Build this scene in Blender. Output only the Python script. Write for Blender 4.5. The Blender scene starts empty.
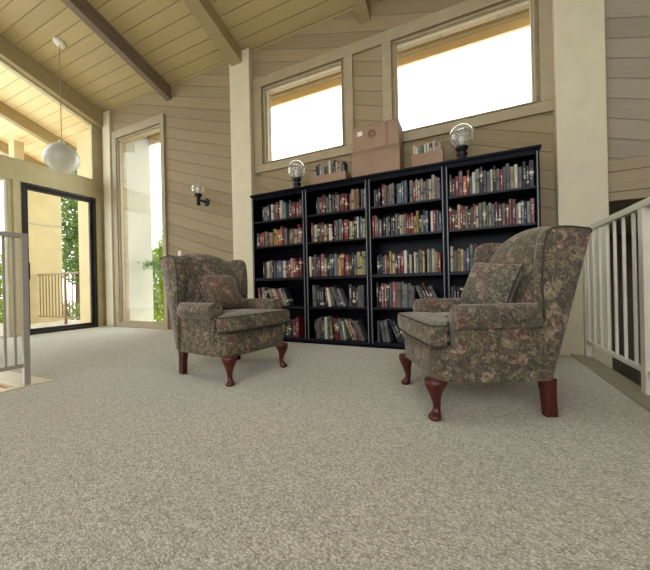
import bpy, bmesh, math, random
from mathutils import Vector, Matrix
C = bpy.context.scene.collection
PI = math.pi
rnd = random.Random(7)

# ------------------------------------------------------------------ camera, sky, exposure
YAW, ROLL, FPX, EYE = math.radians(24.948), math.radians(-1.266), 308.5, 0.72
fw = Vector((-math.sin(YAW), math.cos(YAW), 0.0))
r0 = Vector((math.cos(YAW), math.sin(YAW), 0.0))
u0 = Vector((0, 0, 1))
rt = r0 * math.cos(ROLL) + u0 * math.sin(ROLL)
up = -r0 * math.sin(ROLL) + u0 * math.cos(ROLL)
cam_d = bpy.data.cameras.new('camera')
cam_d.sensor_fit = 'HORIZONTAL'; cam_d.sensor_width = 36.0
cam_d.lens = 36.0 * FPX / 650.0
cam_d.clip_start = 0.05; cam_d.clip_end = 200
cam = bpy.data.objects.new('camera', cam_d); C.objects.link(cam)
cam.matrix_world = Matrix(((rt.x, up.x, -fw.x, 0), (rt.y, up.y, -fw.y, 0), (rt.z, up.z, -fw.z, EYE), (0, 0, 0, 1)))
bpy.context.scene.camera = cam

wd = bpy.data.worlds.new('overcast_sky'); bpy.context.scene.world = wd
wd.use_nodes = True
bg = wd.node_tree.nodes['Background']
bg.inputs['Color'].default_value = (0.93, 0.97, 1.0, 1)
bg.inputs['Strength'].default_value = 4.0
vs = bpy.context.scene.view_settings
vs.view_transform = 'Standard'; vs.look = 'None'; vs.gamma = 1.0; vs.use_curve_mapping = False
vs.exposure = 0.2

# ------------------------------------------------------------------ helpers
def srgb(r, g, b):
    def f(c):
        c /= 255.0
        return c / 12.92 if c <= 0.04045 else ((c + 0.055) / 1.055) ** 2.4
    return (f(r), f(g), f(b), 1.0)

class Nodes:
    def __init__(s, name):
        s.m = bpy.data.materials.new(name); s.m.use_nodes = True
        s.t = s.m.node_tree; s.t.nodes.clear()
        s.out = s.n('ShaderNodeOutputMaterial')
    def n(s, typ, **kw):
        nd = s.t.nodes.new(typ)
        for k, v in kw.items():
            setattr(nd, k, v)
        return nd
    def l(s, a, b):
        s.t.links.new(a, b)
    def put(s, sock, v):
        if hasattr(v, 'is_linked'):
            s.l(v, sock)
        else:
            sock.default_value = v
    def math(s, op, a, b=0.0, c=0.0):
        nd = s.n('ShaderNodeMath', operation=op)
        s.put(nd.inputs[0], a); s.put(nd.inputs[1], b); s.put(nd.inputs[2], c)
        return nd.outputs[0]
    def dot(s, v, d):
        nd = s.n('ShaderNodeVectorMath', operation='DOT_PRODUCT')
        s.l(v, nd.inputs[0]); nd.inputs[1].default_value = d
        return nd.outputs['Value']
    def xyz(s, x, y, z):
        nd = s.n('ShaderNodeCombineXYZ')
        for i, v in enumerate((x, y, z)):
            s.put(nd.inputs[i], v)
        return nd.outputs[0]
    def noise(s, v, scale, detail=3.0, rough=0.5, dist=0.0):
        nd = s.n('ShaderNodeTexNoise')
        s.l(v, nd.inputs['Vector'])
        nd.inputs['Scale'].default_value = scale; nd.inputs['Detail'].default_value = detail
        nd.inputs['Roughness'].default_value = rough; nd.inputs['Distortion'].default_value = dist
        return nd.outputs['Fac'], nd.outputs['Color']
    def ramp(s, f, stops, const=False):
        nd = s.n('ShaderNodeValToRGB')
        cr = nd.color_ramp
        if const: cr.interpolation = 'CONSTANT'
        while len(cr.elements) < len(stops):
            cr.elements.new(0.5)
        for e, (p, c) in zip(cr.elements, stops):
            e.position = p; e.color = c if len(c) == 4 else (*c, 1)
        s.l(f, nd.inputs[0])
        return nd.outputs[0]
    def mix(s, f, a, b, mode='MIX'):
        nd = s.n('ShaderNodeMix', data_type='RGBA', blend_type=mode)
        s.put(nd.inputs[0], f); s.put(nd.inputs[6], a); s.put(nd.inputs[7], b)
        return nd.outputs[2]
    def bump(s, h, strength=0.3, dist=0.01):
        nd = s.n('ShaderNodeBump')
        nd.inputs['Strength'].default_value = strength; nd.inputs['Distance'].default_value = dist
        s.l(h, nd.inputs['Height'])
        return nd.outputs[0]
    def finish(s, col, rough=0.6, normal=None, metal=0.0, spec=0.5, **kw):
        b = s.n('ShaderNodeBsdfPrincipled')
        s.put(b.inputs['Base Color'], col); s.put(b.inputs['Roughness'], rough)
        b.inputs['Metallic'].default_value = metal
        b.inputs['Specular IOR Level'].default_value = spec
        for k, v in kw.items():
            b.inputs[k.replace('_', ' ')].default_value = v
        if normal is not None: s.l(normal, b.inputs['Normal'])
        s.l(b.outputs[0], s.out.inputs[0])
        return s.m
    def obj(s):
        return s.n('ShaderNodeTexCoord').outputs['Object']

def paint(name, col, rough=0.5, var=0.06, scale=6.0, spec=0.4, metal=0.0):
    k = Nodes(name); o = k.obj()
    f, _ = k.noise(o, scale, 4)
    f2, _ = k.noise(o, 90, 2)
    dark = tuple(c * (1 - var * 2) for c in col[:3]) + (1,)
    lite = tuple(min(1, c * (1 + var)) for c in col[:3]) + (1,)
    return k.finish(k.ramp(f, [(0.3, dark), (0.7, lite)]), rough, k.bump(f2, 0.05, 0.002), metal, spec)

def boards(name, col, along, across, width, groove=0.05, var=0.10, offset=0.0, gdark=0.45):
    k = Nodes(name); o = k.obj()
    v = k.math('ADD', k.math('DIVIDE', k.dot(o, across), width), offset)
    u = k.dot(o, along)
    idx = k.math('FLOOR', v); fr = k.math('FRACT', v)
    wn = k.n('ShaderNodeTexWhiteNoise', noise_dimensions='1D'); k.l(idx, wn.inputs['W'])
    tone = wn.outputs['Value']
    g = k.xyz(k.math('MULTIPLY', u, 0.9), k.math('MULTIPLY', v, 3.2), k.math('MULTIPLY', idx, 3.7))
    grain, _ = k.noise(g, 2.2, 6, 0.62, 0.6)
    g2 = k.xyz(k.math('MULTIPLY', u, 2.0), k.math('MULTIPLY', v, 26.0), idx)
    fine, _ = k.noise(g2, 1.6, 3)
    val = k.math('ADD', k.math('ADD', k.math('MULTIPLY', k.math('SUBTRACT', tone, 0.5), var * 1.6), k.math('MULTIPLY', k.math('SUBTRACT', grain, 0.5), var * 3.0)),
                 k.math('MULTIPLY', k.math('SUBTRACT', fine, 0.5), var * 1.2))
    val = k.math('ADD', val, 1.0)
    base = k.mix(1.0, col, k.xyz(val, val, k.math('MULTIPLY', val, k.math('ADD', 0.98, k.math('MULTIPLY', tone, 0.04)))), 'MULTIPLY')
    edge = k.math('MINIMUM', fr, k.math('SUBTRACT', 1.0, fr))
    mr = k.n('ShaderNodeMapRange'); k.l(edge, mr.inputs[0])
    mr.inputs[1].default_value = 0.0; mr.inputs[2].default_value = groove
    mr.inputs[3].default_value = 0.0; mr.inputs[4].default_value = 1.0
    gm = mr.outputs[0]
    seam = k.math('GREATER_THAN', edge, groove * 0.35)
    base = k.mix(seam, tuple(c * gdark for c in col[:3]) + (1,), base)
    h = k.math('ADD', k.math('MULTIPLY', gm, 1.0), k.math('MULTIPLY', fine, 0.08))
    return k.finish(base, 0.62, k.bump(h, 0.6, 0.012), 0, 0.3)

S18, C18 = math.sin(math.radians(17.5)), math.cos(math.radians(17.5))
M = {}
M['siding'] = boards('diagonal_siding', srgb(150, 131, 98), (C18, 0, -S18), (S18, 0, C18), 0.178, 0.05, 0.11, gdark=0.72)
M['siding_lit'] = boards('lit_diagonal_siding', srgb(164, 151, 128), (C18, 0, -S18), (S18, 0, C18), 0.178, 0.05, 0.11, gdark=0.7)  # diagonal siding greyed and lightened in colour, in place of stronger light
M['siding_y'] = boards('horizontal_siding', srgb(165, 147, 118), (1, 0, 0), (0, 0, 1), 0.19, 0.04, 0.09)
M['ceiling'] = boards('ceiling_planks', srgb(178, 158, 110), (1, 0, 0), (0, 0.951, -0.309), 0.172, 0.055, 0.07, gdark=0.5)
M['trim'] = paint('painted_trim', srgb(166, 150, 118), 0.5, 0.05)
M['trim_green'] = paint('pale_olive_trim', srgb(190, 177, 134), 0.5, 0.05)
M['beam'] = boards('beam_wood', srgb(160, 140, 100), (0, 1, 0), (0, 0, 1), 0.5, 0.0, 0.10)
M['beam_dark'] = boards('dark_beam_wood', srgb(122, 104, 84), (0, 1, 0), (0, 0, 1), 0.5, 0.0, 0.16)
M['column'] = paint('cream_paint', srgb(216, 204, 172), 0.45, 0.03)
M['white'] = paint('white_enamel', srgb(226, 220, 200), 0.35, 0.03)
M['bronze'] = paint('dark_bronze', srgb(52, 46, 42), 0.4, 0.1, metal=0.3)
M['black'] = paint('black_iron', srgb(18, 20, 28), 0.4, 0.1)
M['espresso'] = paint('espresso_wood', srgb(10, 11, 22), 0.33, 0.15, 14, 0.1)
M['shelf_dark'] = paint('dark_shelf_wood', srgb(24, 24, 34), 0.35, 0.15, 14, 0.2)
M['edge_glint'] = paint('grey_edge_glint', srgb(130, 128, 132), 0.35, 0.08, 9)  # window reflection on the stile edges, put into the colour
M['stucco'] = paint('warm_stucco', srgb(196, 178, 134), 0.9, 0.05, 3)
M['fin'] = paint('pale_stucco', srgb(176, 170, 150), 0.9, 0.05, 3)
M['deck'] = paint('deck_grey', srgb(170, 160, 140), 0.8, 0.08)
M['rail_grey'] = paint('grey_enamel', srgb(166, 158, 144), 0.4, 0.04)
M['deck_metal'] = paint('tan_metal', srgb(128, 104, 70), 0.5, 0.05)
M['soffit'] = boards('soffit_planks', srgb(232, 206, 156), (1, 0, 0), (0, 0.951, -0.309), 0.172, 0.055, 0.06, gdark=0.6)
M['nosing'] = paint('grey_beige_edging', srgb(158, 148, 126), 0.6, 0.05)
M['ground'] = paint('pale_paving', srgb(222, 216, 200), 0.9, 0.1, 1)
M['wood_step'] = boards('yellow_pine', srgb(205, 165, 100), (1, 0, 0), (0, 0, 1), 0.25, 0.02, 0.1)
M['brown_panel'] = boards('brown_panelling', srgb(112, 100, 84), (0, 0, 1), (1, 0, 0), 0.2, 0.03, 0.15)
M['low_wall'] = paint('beige_plaster', srgb(176, 164, 138), 0.8, 0.06)
M['card'] = paint('brown_cardboard', srgb(154, 124, 100), 0.8, 0.07, 5)
M['card_dark'] = paint('cardboard_ink', srgb(120, 88, 68), 0.8, 0.05)
M['tape'] = paint('packing_tape', srgb(136, 108, 86), 0.4, 0.05)
M['label'] = paint('paper_white', srgb(225, 215, 200), 0.7, 0.02)

def mk_carpet():
    k = Nodes('loop_carpet'); o = k.obj()
    wob, wc = k.noise(o, 9, 3)
    ad = k.n('ShaderNodeVectorMath', operation='MULTIPLY_ADD'); k.l(wc, ad.inputs[0]); ad.inputs[1].default_value = (0.03, 0.03, 0.0); k.l(o, ad.inputs[2])
    mp = k.n('ShaderNodeMapping'); k.l(ad.outputs[0], mp.inputs[0]); mp.inputs['Rotation'].default_value = (0, 0, 0.42); mp.inputs['Scale'].default_value = (125, 215, 1)
    vo = k.n('ShaderNodeTexVoronoi', feature='F1'); k.l(mp.outputs[0], vo.inputs['Vector']); vo.inputs['Scale'].default_value = 1.0; vo.inputs['Randomness'].default_value = 0.72
    d = vo.outputs['Distance']
    sep = k.n('ShaderNodeSeparateColor'); k.l(vo.outputs['Color'], sep.inputs[0])
    f, _ = k.noise(o, 26, 4, 0.65); big, _ = k.noise(o, 1.1, 4, 0.55); fine, _ = k.noise(o, 260, 2)
    a = k.ramp(sep.outputs[0], [(0.0, srgb(172, 164, 145)), (0.35, srgb(202, 195, 176)), (0.7, srgb(217, 210, 192)), (1.0, srgb(232, 226, 211))])
    a = k.mix(1.0, a, k.ramp(d, [(0.15, (1, 1, 1)), (0.72, (0.62, 0.60, 0.55))]), 'MULTIPLY')
    a = k.mix(1.0, a, k.ramp(f, [(0.32, (0.86, 0.85, 0.83)), (0.62, (1, 1, 1))]), 'MULTIPLY')
    a = k.mix(1.0, a, k.ramp(big, [(0.3, (1, 0.985, 0.95)), (0.7, (0.93, 0.94, 0.95))]), 'MULTIPLY')
    h = k.math('ADD', k.math('MULTIPLY', d, -1.0), k.math('MULTIPLY', fine, 0.25))
    return k.finish(a, 0.95, k.bump(h, 0.45, 0.006), 0, 0.15, Sheen_Weight=0.4, Sheen_Roughness=0.35, Sheen_Tint=(1.0, 0.96, 0.86, 1))
M['carpet'] = mk_carpet()

def mk_fabric(name='floral_tapestry', tint=(1.36, 1.28, 1.22), sc=1.0):
    k = Nodes(name); o = k.obj()
    if sc != 1.0:
        mp = k.n('ShaderNodeMapping'); k.l(o, mp.inputs[0]); mp.inputs['Scale'].default_value = (sc, sc, sc); o = mp.outputs[0]
    def warp(sc, amt):
        _, nc = k.noise(o, sc, 3)
        nv = k.n('ShaderNodeVectorMath', operation='SCALE'); k.l(nc, nv.inputs[0]); nv.inputs['Scale'].default_value = amt
        ov = k.n('ShaderNodeVectorMath', operation='ADD'); k.l(o, ov.inputs[0]); k.l(nv.outputs[0], ov.inputs[1])
        return ov.outputs[0]
    p = warp(9, 0.16); q = warp(22, 0.07)
    v1 = k.n('ShaderNodeTexVoronoi', feature='F1'); k.l(p, v1.inputs['Vector']); v1.inputs['Scale'].default_value = 9.5
    v2 = k.n('ShaderNodeTexVoronoi', feature='F1'); k.l(q, v2.inputs['Vector']); v2.inputs['Scale'].default_value = 42
    sep = k.n('ShaderNodeSeparateColor'); k.l(v1.outputs['Color'], sep.inputs[0])
    sep2 = k.n('ShaderNodeSeparateColor'); k.l(v2.outputs['Color'], sep2.inputs[0])
    ground = k.ramp(sep2.outputs[0], [(0.0, srgb(52, 50, 42)), (0.28, srgb(70, 66, 52)), (0.55, srgb(84, 77, 62)), (0.78, srgb(44, 43, 42)), (0.93, srgb(112, 102, 82))], True)
    rose = k.ramp(sep2.outputs[1], [(0.0, srgb(84, 50, 48)), (0.3, srgb(104, 74, 68)), (0.6, srgb(136, 118, 102)), (0.8, srgb(70, 38, 38)), (0.92, srgb(150, 138, 116))], True)
    leaf = k.ramp(sep2.outputs[2], [(0.0, srgb(118, 108, 86)), (0.35, srgb(88, 82, 66)), (0.6, srgb(142, 132, 110)), (0.85, srgb(64, 60, 50))], True)
    isrose = k.math('MULTIPLY', k.math('GREATER_THAN', sep.outputs[0], 0.66), k.math('LESS_THAN', v1.outputs['Distance'], 0.5))
    isleaf = k.math('MULTIPLY', k.math('LESS_THAN', sep.outputs[0], 0.26), k.math('LESS_THAN', v1.outputs['Distance'], 0.42))
    c = k.mix(isrose, ground, rose); c = k.mix(isleaf, c, leaf)
    n1, _ = k.noise(q, 17, 2, 0.5, 0.8)
    scrib = k.math('LESS_THAN', k.math('ABSOLUTE', k.math('SUBTRACT', n1, 0.5)), 0.022)
    n2, _ = k.noise(p, 26, 2, 0.5, 1.2)
    scrib2 = k.math('LESS_THAN', k.math('ABSOLUTE', k.math('SUBTRACT', n2, 0.44)), 0.02)
    c = k.mix(k.math('MULTIPLY', scrib, 0.6), c, srgb(146, 134, 110))
    c = k.mix(k.math('MULTIPLY', scrib2, 0.6), c, srgb(34, 32, 32))
    fn, _ = k.noise(o, 130, 2, 0.7)
    c = k.mix(0.32, c, k.ramp(fn, [(0.3, srgb(32, 30, 28)), (0.7, srgb(128, 116, 100))]))
    c = k.mix(1.0, c, (*tint, 1), 'MULTIPLY')
    return k.finish(c, 0.85, k.bump(fn, 0.25, 0.003), 0, 0.25, Sheen_Weight=0.35, Sheen_Roughness=0.45, Sheen_Tint=(0.9, 0.85, 0.75, 1))
M['fabric'] = mk_fabric()
M['fabric_grey'] = mk_fabric('grey_paisley', (1.35, 1.34, 1.38), 1.7)
M['fabric_brown'] = mk_fabric('brown_tapestry', (1.30, 1.06, 0.98), 1.5)
M['piping'] = paint('dark_welt', srgb(62, 54, 47), 0.8, 0.15, 40)

def mk_mahogany():
    k = Nodes('mahogany'); o = k.obj()
    mp = k.n('ShaderNodeMapping'); k.l(o, mp.inputs[0]); mp.inputs['Scale'].default_value = (30, 30, 4)
    f, _ = k.noise(mp.outputs[0], 1, 4)
    return k.finish(k.ramp(f, [(0.3, srgb(54, 18, 13)), (0.7, srgb(98, 36, 25))]), 0.28, None, 0, 0.5)
M['mahogany'] = mk_mahogany()

def mk_book(name, second, title):
    k = Nodes(name)
    tc = k.n('ShaderNodeTexCoord'); oi = k.n('ShaderNodeObjectInfo')
    col = oi.outputs['Color']; rn = oi.outputs['Random']
    sp = k.n('ShaderNodeSeparateXYZ'); k.l(tc.outputs['Generated'], sp.inputs[0])
    z = sp.outputs[2]; x = sp.outputs[0]
    so = k.n('ShaderNodeSeparateXYZ'); k.l(tc.outputs['Object'], so.inputs[0])
    # title block: mottled strokes in the middle of the spine
    v = k.xyz(k.math('MULTIPLY', so.outputs[0], 90), k.math('MULTIPLY', rn, 40), k.math('MULTIPLY', so.outputs[2], 120))
    f, _ = k.noise(v, 1.0, 1)
    lo = k.math('ADD', 0.22, k.math('MULTIPLY', rn, 0.2)); hi = k.math('ADD', lo, 0.42)
    inz = k.math('MULTIPLY', k.math('GREATER_THAN', z, lo), k.math('LESS_THAN', z, hi))
    inx = k.math('MULTIPLY', k.math('GREATER_THAN', x, 0.25), k.math('LESS_THAN', x, 0.75))
    tmask = k.math('MULTIPLY', k.math('MULTIPLY', inz, inx), k.math('GREATER_THAN', f, 0.52))
    c = k.mix(k.math('MULTIPLY', tmask, 0.75), col, title)
    # one contrasting band low or high on the spine
    b0 = k.math('FRACT', k.math('MULTIPLY', rn, 7.3)); b0 = k.math('ADD', k.math('MULTIPLY', b0, 0.75), 0.08)
    band = k.math('MULTIPLY', k.math('GREATER_THAN', z, b0), k.math('LESS_THAN', z, k.math('ADD', b0, 0.11)))
    band = k.math('MULTIPLY', band, k.math('GREATER_THAN', k.math('FRACT', k.math('MULTIPLY', rn, 13.7)), 0.45))
    c = k.mix(k.math('MULTIPLY', band, 0.8), c, second)
    return k.finish(c, 0.45, None, 0, 0.4)
M['book_a'] = mk_book('book_cloth_light', srgb(215, 205, 185), srgb(230, 222, 200))
M['book_b'] = mk_book('book_cloth_dark', srgb(40, 38, 48), srgb(30, 28, 34))
M['book_c'] = mk_book('book_cloth_red', srgb(140, 40, 38), srgb(230, 210, 150))
M['pages'] = paint('book_pages', srgb(205, 192, 160), 0.9, 0.08, 60)

def mk_glass():
    k = Nodes('window_glass')
    t = k.n('ShaderNodeBsdfTransparent'); t.inputs[0].default_value = (0.97, 0.98, 0.97, 1)
    g = k.n('ShaderNodeBsdfGlossy'); g.inputs['Roughness'].default_value = 0.02
    lw = k.n('ShaderNodeLayerWeight'); lw.inputs['Blend'].default_value = 0.12
    mx = k.n('ShaderNodeMixShader')
    k.l(k.math('MULTIPLY', lw.outputs['Fresnel'], 0.35), mx.inputs[0]); k.l(t.outputs[0], mx.inputs[1]); k.l(g.outputs[0], mx.inputs[2])
    k.l(mx.outputs[0], k.out.inputs[0])
    return k.m
M['glass'] = mk_glass()
def mk_globe_glass():
    k = Nodes('clear_globe_glass')
    t = k.n('ShaderNodeBsdfTransparent'); t.inputs[0].default_value = (0.92, 0.92, 0.9, 1)
    g = k.n('ShaderNodeBsdfGlossy'); g.inputs['Roughness'].default_value = 0.05; g.inputs[0].default_value = (0.95, 0.93, 0.88, 1)
    d = k.n('ShaderNodeBsdfDiffuse'); d.inputs[0].default_value = (0.8, 0.79, 0.74, 1)
    lw = k.n('ShaderNodeLayerWeight'); lw.inputs['Blend'].default_value = 0.3
    m0 = k.n('ShaderNodeMixShader'); m0.inputs[0].default_value = 0.22; k.l(t.outputs[0], m0.inputs[1]); k.l(d.outputs[0], m0.inputs[2])
    mx = k.n('ShaderNodeMixShader')
    k.l(lw.outputs['Facing'], mx.inputs[0]); k.l(m0.outputs[0], mx.inputs[1]); k.l(g.outputs[0], mx.inputs[2])
    k.l(mx.outputs[0], k.out.inputs[0])
    return k.m
M['globe_glass'] = mk_globe_glass()
k_ = Nodes('opal_glass')
M['opal'] = k_.finish(srgb(200, 198, 180), 0.25, None, 0, 0.5)
M['bulb'] = paint('frosted_bulb', srgb(235, 230, 215), 0.3, 0.01)

def mk_leaf(name, a, b):
    k = Nodes(name); o = k.obj()
    f, _ = k.noise(o, 5, 3)
    wn, _ = k.noise(o, 30, 1)
    c = k.ramp(k.math('ADD', k.math('MULTIPLY', f, 0.5), k.math('MULTIPLY', wn, 0.5)), [(0.35, a), (0.65, b)])
    d = k.n('ShaderNodeBsdfDiffuse'); t = k.n('ShaderNodeBsdfTranslucent'); mx = k.n('ShaderNodeMixShader')
    k.l(c, d.inputs[0]); k.l(c, t.inputs[0]); mx.inputs[0].default_value = 0.4
    k.l(d.outputs[0], mx.inputs[1]); k.l(t.outputs[0], mx.inputs[2]); k.l(mx.outputs[0], k.out.inputs[0])
    return k.m
M['leaf_lime'] = mk_leaf('lime_leaves', srgb(112, 140, 36), srgb(184, 198, 84))
M['leaf_green'] = mk_leaf('green_leaves', srgb(76, 98, 52), srgb(142, 162, 100))
M['leaf_vine'] = mk_leaf('vine_leaves', srgb(84, 122, 48), srgb(150, 176, 84))
M['bark'] = paint('bark', srgb(96, 80, 62), 0.9, 0.2, 20)

def link(name, bm, mat, parent=None, smooth=False, loc=None, mods=()):
    me = bpy.data.meshes.new(name); bm.normal_update(); bm.to_mesh(me); bm.free()
    for m in (mat if isinstance(mat, (list, tuple)) else [mat]):
        me.materials.append(M[m])
    if smooth:
        for p_ in me.polygons: p_.use_smooth = True
    o = bpy.data.objects.new(name, me); C.objects.link(o)
    if loc is not None: o.location = loc
    if parent is not None: o.parent = parent
    for typ, kw in mods:
        md = o.modifiers.new(typ.lower(), typ)
        for k2, v2 in kw.items(): setattr(md, k2, v2)
    return o
BEV = lambda w=0.004, s=2: ('BEVEL', dict(width=w, segments=s, limit_method='ANGLE', angle_limit=0.6))
SUB = lambda n=2: ('SUBSURF', dict(levels=n, render_levels=n))

def thing(name, label, cat, loc=(0, 0, 0), rotz=0.0, group=None):
    o = bpy.data.objects.new(name, None); o.empty_display_size = 0.1; C.objects.link(o)
    o.location = loc; o.rotation_euler = (0, 0, rotz)
    return tag(o, label, cat, group)
def tag(o, label, cat, group=None):
    o['label'] = label; o['category'] = cat
    if group: o['group'] = group
    return o
def struct(name, bm, mat, parent=None, **kw):
    o = link(name, bm, mat, parent, **kw)
    if parent is None: o['kind'] = 'structure'
    return o

def add_box(bm, x0, x1, y0, y1, z0, z1, mi=0):
    vs_ = [bm.verts.new(v) for v in ((x0, y0, z0), (x1, y0, z0), (x1, y1, z0), (x0, y1, z0), (x0, y0, z1), (x1, y0, z1), (x1, y1, z1), (x0, y1, z1))]
    for f in ((0, 3, 2, 1), (4, 5, 6, 7), (0, 1, 5, 4), (1, 2, 6, 5), (2, 3, 7, 6), (3, 0, 4, 7)):
        bm.faces.new([vs_[i] for i in f]).material_index = mi
    return vs_
def box(*a):
    bm = bmesh.new(); add_box(bm, *a); return bm
def add_prism(bm, poly, axis, a, b, mi=0):
    """poly: 2-D points; axis 'x': (y,z), 'y': (x,z), 'z': (x,y)"""
    def P(p_, t):
        return {'x': (t, p_[0], p_[1]), 'y': (p_[0], t, p_[1]), 'z': (p_[0], p_[1], t)}[axis]
    A = [bm.verts.new(P(q, a)) for q in poly]; B = [bm.verts.new(P(q, b)) for q in poly]
    n = len(poly)
    fs = [bm.faces.new(A), bm.faces.new(B[::-1])]
    for i in range(n):
        fs.append(bm.faces.new((A[i], B[i], B[(i + 1) % n], A[(i + 1) % n])))
    for f in fs: f.material_index = mi
    bmesh.ops.recalc_face_normals(bm, faces=fs)
def prism(*a):
    bm = bmesh.new(); add_prism(bm, *a); return bm
def add_loft(bm, rings, cap=True, closed=True, mi=0):
    R_ = [[bm.verts.new(v) for v in r] for r in rings]
    fs = []
    n = len(R_[0])
    for a, b in zip(R_[:-1], R_[1:]):
        for i in range(n if closed else n - 1):
            fs.append(bm.faces.new((a[i], a[(i + 1) % n], b[(i + 1) % n], b[i])))
    if cap:
        fs.append(bm.faces.new(R_[0][::-1])); fs.append(bm.faces.new(R_[-1]))
    for f in fs: f.material_index = mi
    bmesh.ops.recalc_face_normals(bm, faces=fs)
    return R_
def add_lathe(bm, prof, c=(0, 0, 0), n=20, mi=0):
    rings = [[(c[0] + r * math.cos(2 * PI * i / n), c[1] + r * math.sin(2 * PI * i / n), c[2] + z) for i in range(n)] for r, z in prof]
    add_loft(bm, rings, mi=mi)
def add_tube(bm, pts, r, n=8, closed=False, mi=0):
    pts = [Vector(p_) for p_ in pts]; N = len(pts)
    rings = []
    prev = None
    for i, p_ in enumerate(pts):
        if closed: d = pts[(i + 1) % N] - pts[i - 1]
        else: d = pts[min(i + 1, N - 1)] - pts[max(i - 1, 0)]
        d.normalize()
        if prev is None:
            a = d.orthogonal().normalized()
        else:
            a = (prev - d * prev.dot(d)).normalized()
        prev = a; b = d.cross(a)
        rr = r[i] if isinstance(r, (list, tuple)) else r
        rings.append([p_ + (a * math.cos(2 * PI * j / n) + b * math.sin(2 * PI * j / n)) * rr for j in range(n)])
    if closed: rings.append(rings[0])
    if closed:
        R_ = [[bm.verts.new(v) for v in r_] for r_ in rings[:-1]]
        fs = []
        for k in range(N):
            a, b = R_[k], R_[(k + 1) % N]
            # match twist on the last join
            off = min(range(n), key=lambda o_: sum((a[j].co - b[(j + o_) % n].co).length for j in range(n)))
            for j in range(n):
                fs.append(bm.faces.new((a[j], a[(j + 1) % n], b[(j + 1 + off) % n], b[(j + off) % n])))
        for f in fs: f.material_index = mi
        bmesh.ops.recalc_face_normals(bm, faces=fs)
    else:
        add_loft(bm, rings, mi=mi)
def add_sphere(bm, c, r, seg=24, ring=14, mi=0):
    res = bmesh.ops.create_uvsphere(bm, u_segments=seg, v_segments=ring, radius=r, matrix=Matrix.Translation(c))
    for v in res['verts']:
        for f in v.link_faces: f.material_index = mi
def rounded(poly, r, seg=5):
    """round the corners of a 2-D polygon"""
    out = []; n = len(poly)
    for i in range(n):
        p0, p1, p2 = Vector(poly[i - 1]), Vector(poly[i]), Vector(poly[(i + 1) % n])
        rr = r[i] if isinstance(r, (list, tuple)) else r
        a = (p0 - p1); b = (p2 - p1)
        t = min(rr, a.length * 0.49, b.length * 0.49)
        A = p1 + a.normalized() * t; B = p1 + b.normalized() * t
        for k in range(seg + 1):
            s = k / seg
            out.append(tuple(A * (1 - s) ** 2 + p1 * 2 * s * (1 - s) + B * s * s))
    return out

# ------------------------------------------------------------------ room numbers (metres)
YW = 3.76                         # inner face of the back wall
XL = -6.61                        # inner face of the glazed left wall
SL = 0.325
def ceil_z(y): return 4.228 + SL * (YW - y)

# ------------------------------------------------------------------ floor, ceiling, walls
bm = bmesh.new()
for x0, x1, y0, y1 in ((XL, 0.87, 1.31, YW), (-3.03, 0.87, -3.0, 1.31), (XL, -5.6, -3.0, 1.31)):
    add_box(bm, x0, x1, y0, y1, -0.2, 0.0)
struct('floor', bm, 'carpet')

def slope_slab(x0, x1, y0, y1, t=0.15):
    return prism([(y0, ceil_z(y0)), (y1, ceil_z(y1)), (y1, ceil_z(y1) + t), (y0, ceil_z(y0) + t)], 'x', x0, x1)
FILL_OPENING = (-2.3, 1.0, 0.1, 1.8)          # unseen roof opening added above the seating to let in fill light
bm = bmesh.new()
for x0, x1, y0, y1 in ((-6.53, 3.4, FILL_OPENING[3], YW + 0.16), (-6.53, FILL_OPENING[0], FILL_OPENING[2], FILL_OPENING[3]), (FILL_OPENING[1], 3.4, FILL_OPENING[2], FILL_OPENING[3]), (-6.53, 3.4, -3.0, FILL_OPENING[2])):
    add_prism(bm, [(y0, ceil_z(y0)), (y1, ceil_z(y1)), (y1, ceil_z(y1) + 0.15), (y0, ceil_z(y0) + 0.15)], 'x', x0, x1)
struct('ceiling', bm, 'ceiling')
struct('trim_1', slope_slab(-11.5, -6.53, 2.0, 4.47), 'soffit')           # porch soffit
struct('trim_2', slope_slab(-6.53, 3.4, YW + 0.16, 4.47), 'soffit')        # eave soffit
struct('trim_3', box(-11.5, 3.4, 4.47, 4.51, 3.82, 4.2), 'soffit')             # fascia board
struct('trim_4', box(-11.5, 3.4, 4.40, 4.47, 3.93, 4.0), 'trim')            # ledger behind the fascia

def wall_y(x0, x1, z0, z1, y0, y1, holes):
    """wall standing in X-Z with rectangular openings, as one grid of cells"""
    xs = sorted({x0, x1, *[h[0] for h in holes], *[h[1] for h in holes]})
    zs = sorted({z0, z1, *[h[2] for h in holes], *[h[3] for h in holes]})
    bm = bmesh.new()
    for a, b in zip(xs[:-1], xs[1:]):
        for c, d in zip(zs[:-1], zs[1:]):
            mx, mz = (a + b) / 2, (c + d) / 2
            if any(h[0] < mx < h[1] and h[2] < mz < h[3] for h in holes): continue
            add_box(bm, a, b, y0, y1, c, d)
    bmesh.ops.remove_doubles(bm, verts=bm.verts, dist=1e-5)
    return bm
W1 = (-2.66, -1.43, 2.52, 3.62)
W2 = (-0.76, 0.66, 2.52, 3.62)
NW = (-6.12, -4.88, 0.09, 3.62)
struct('wall_back', wall_y(-6.75, 0.83, -0.2, 4.25, YW, YW + 0.16, [W1, W2, NW]), 'siding')
struct('wall_stair', box(1.16, 3.4, YW, YW + 0.12, 1.83, 4.25), 'siding_lit')
struct('trim_5', box(1.16, 3.4, YW - 0.03, YW + 0.12, 1.44, 1.82), 'siding_y', mods=[BEV(0.006)])   # board over the opening below
struct('wall_right', box(3.4, 3.55, -3.0, 7.2, -1.7, 6.6), 'brown_panel')
# back of the room behind the camera, with a wide unglazed opening added for fill light
struct('wall_rear', wall_y(-6.75, 3.4, -1.7, 6.6, -3.15, -3.0, [(-3.2, 3.2, 1.1, 3.6)]), 'low_wall')

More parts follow.
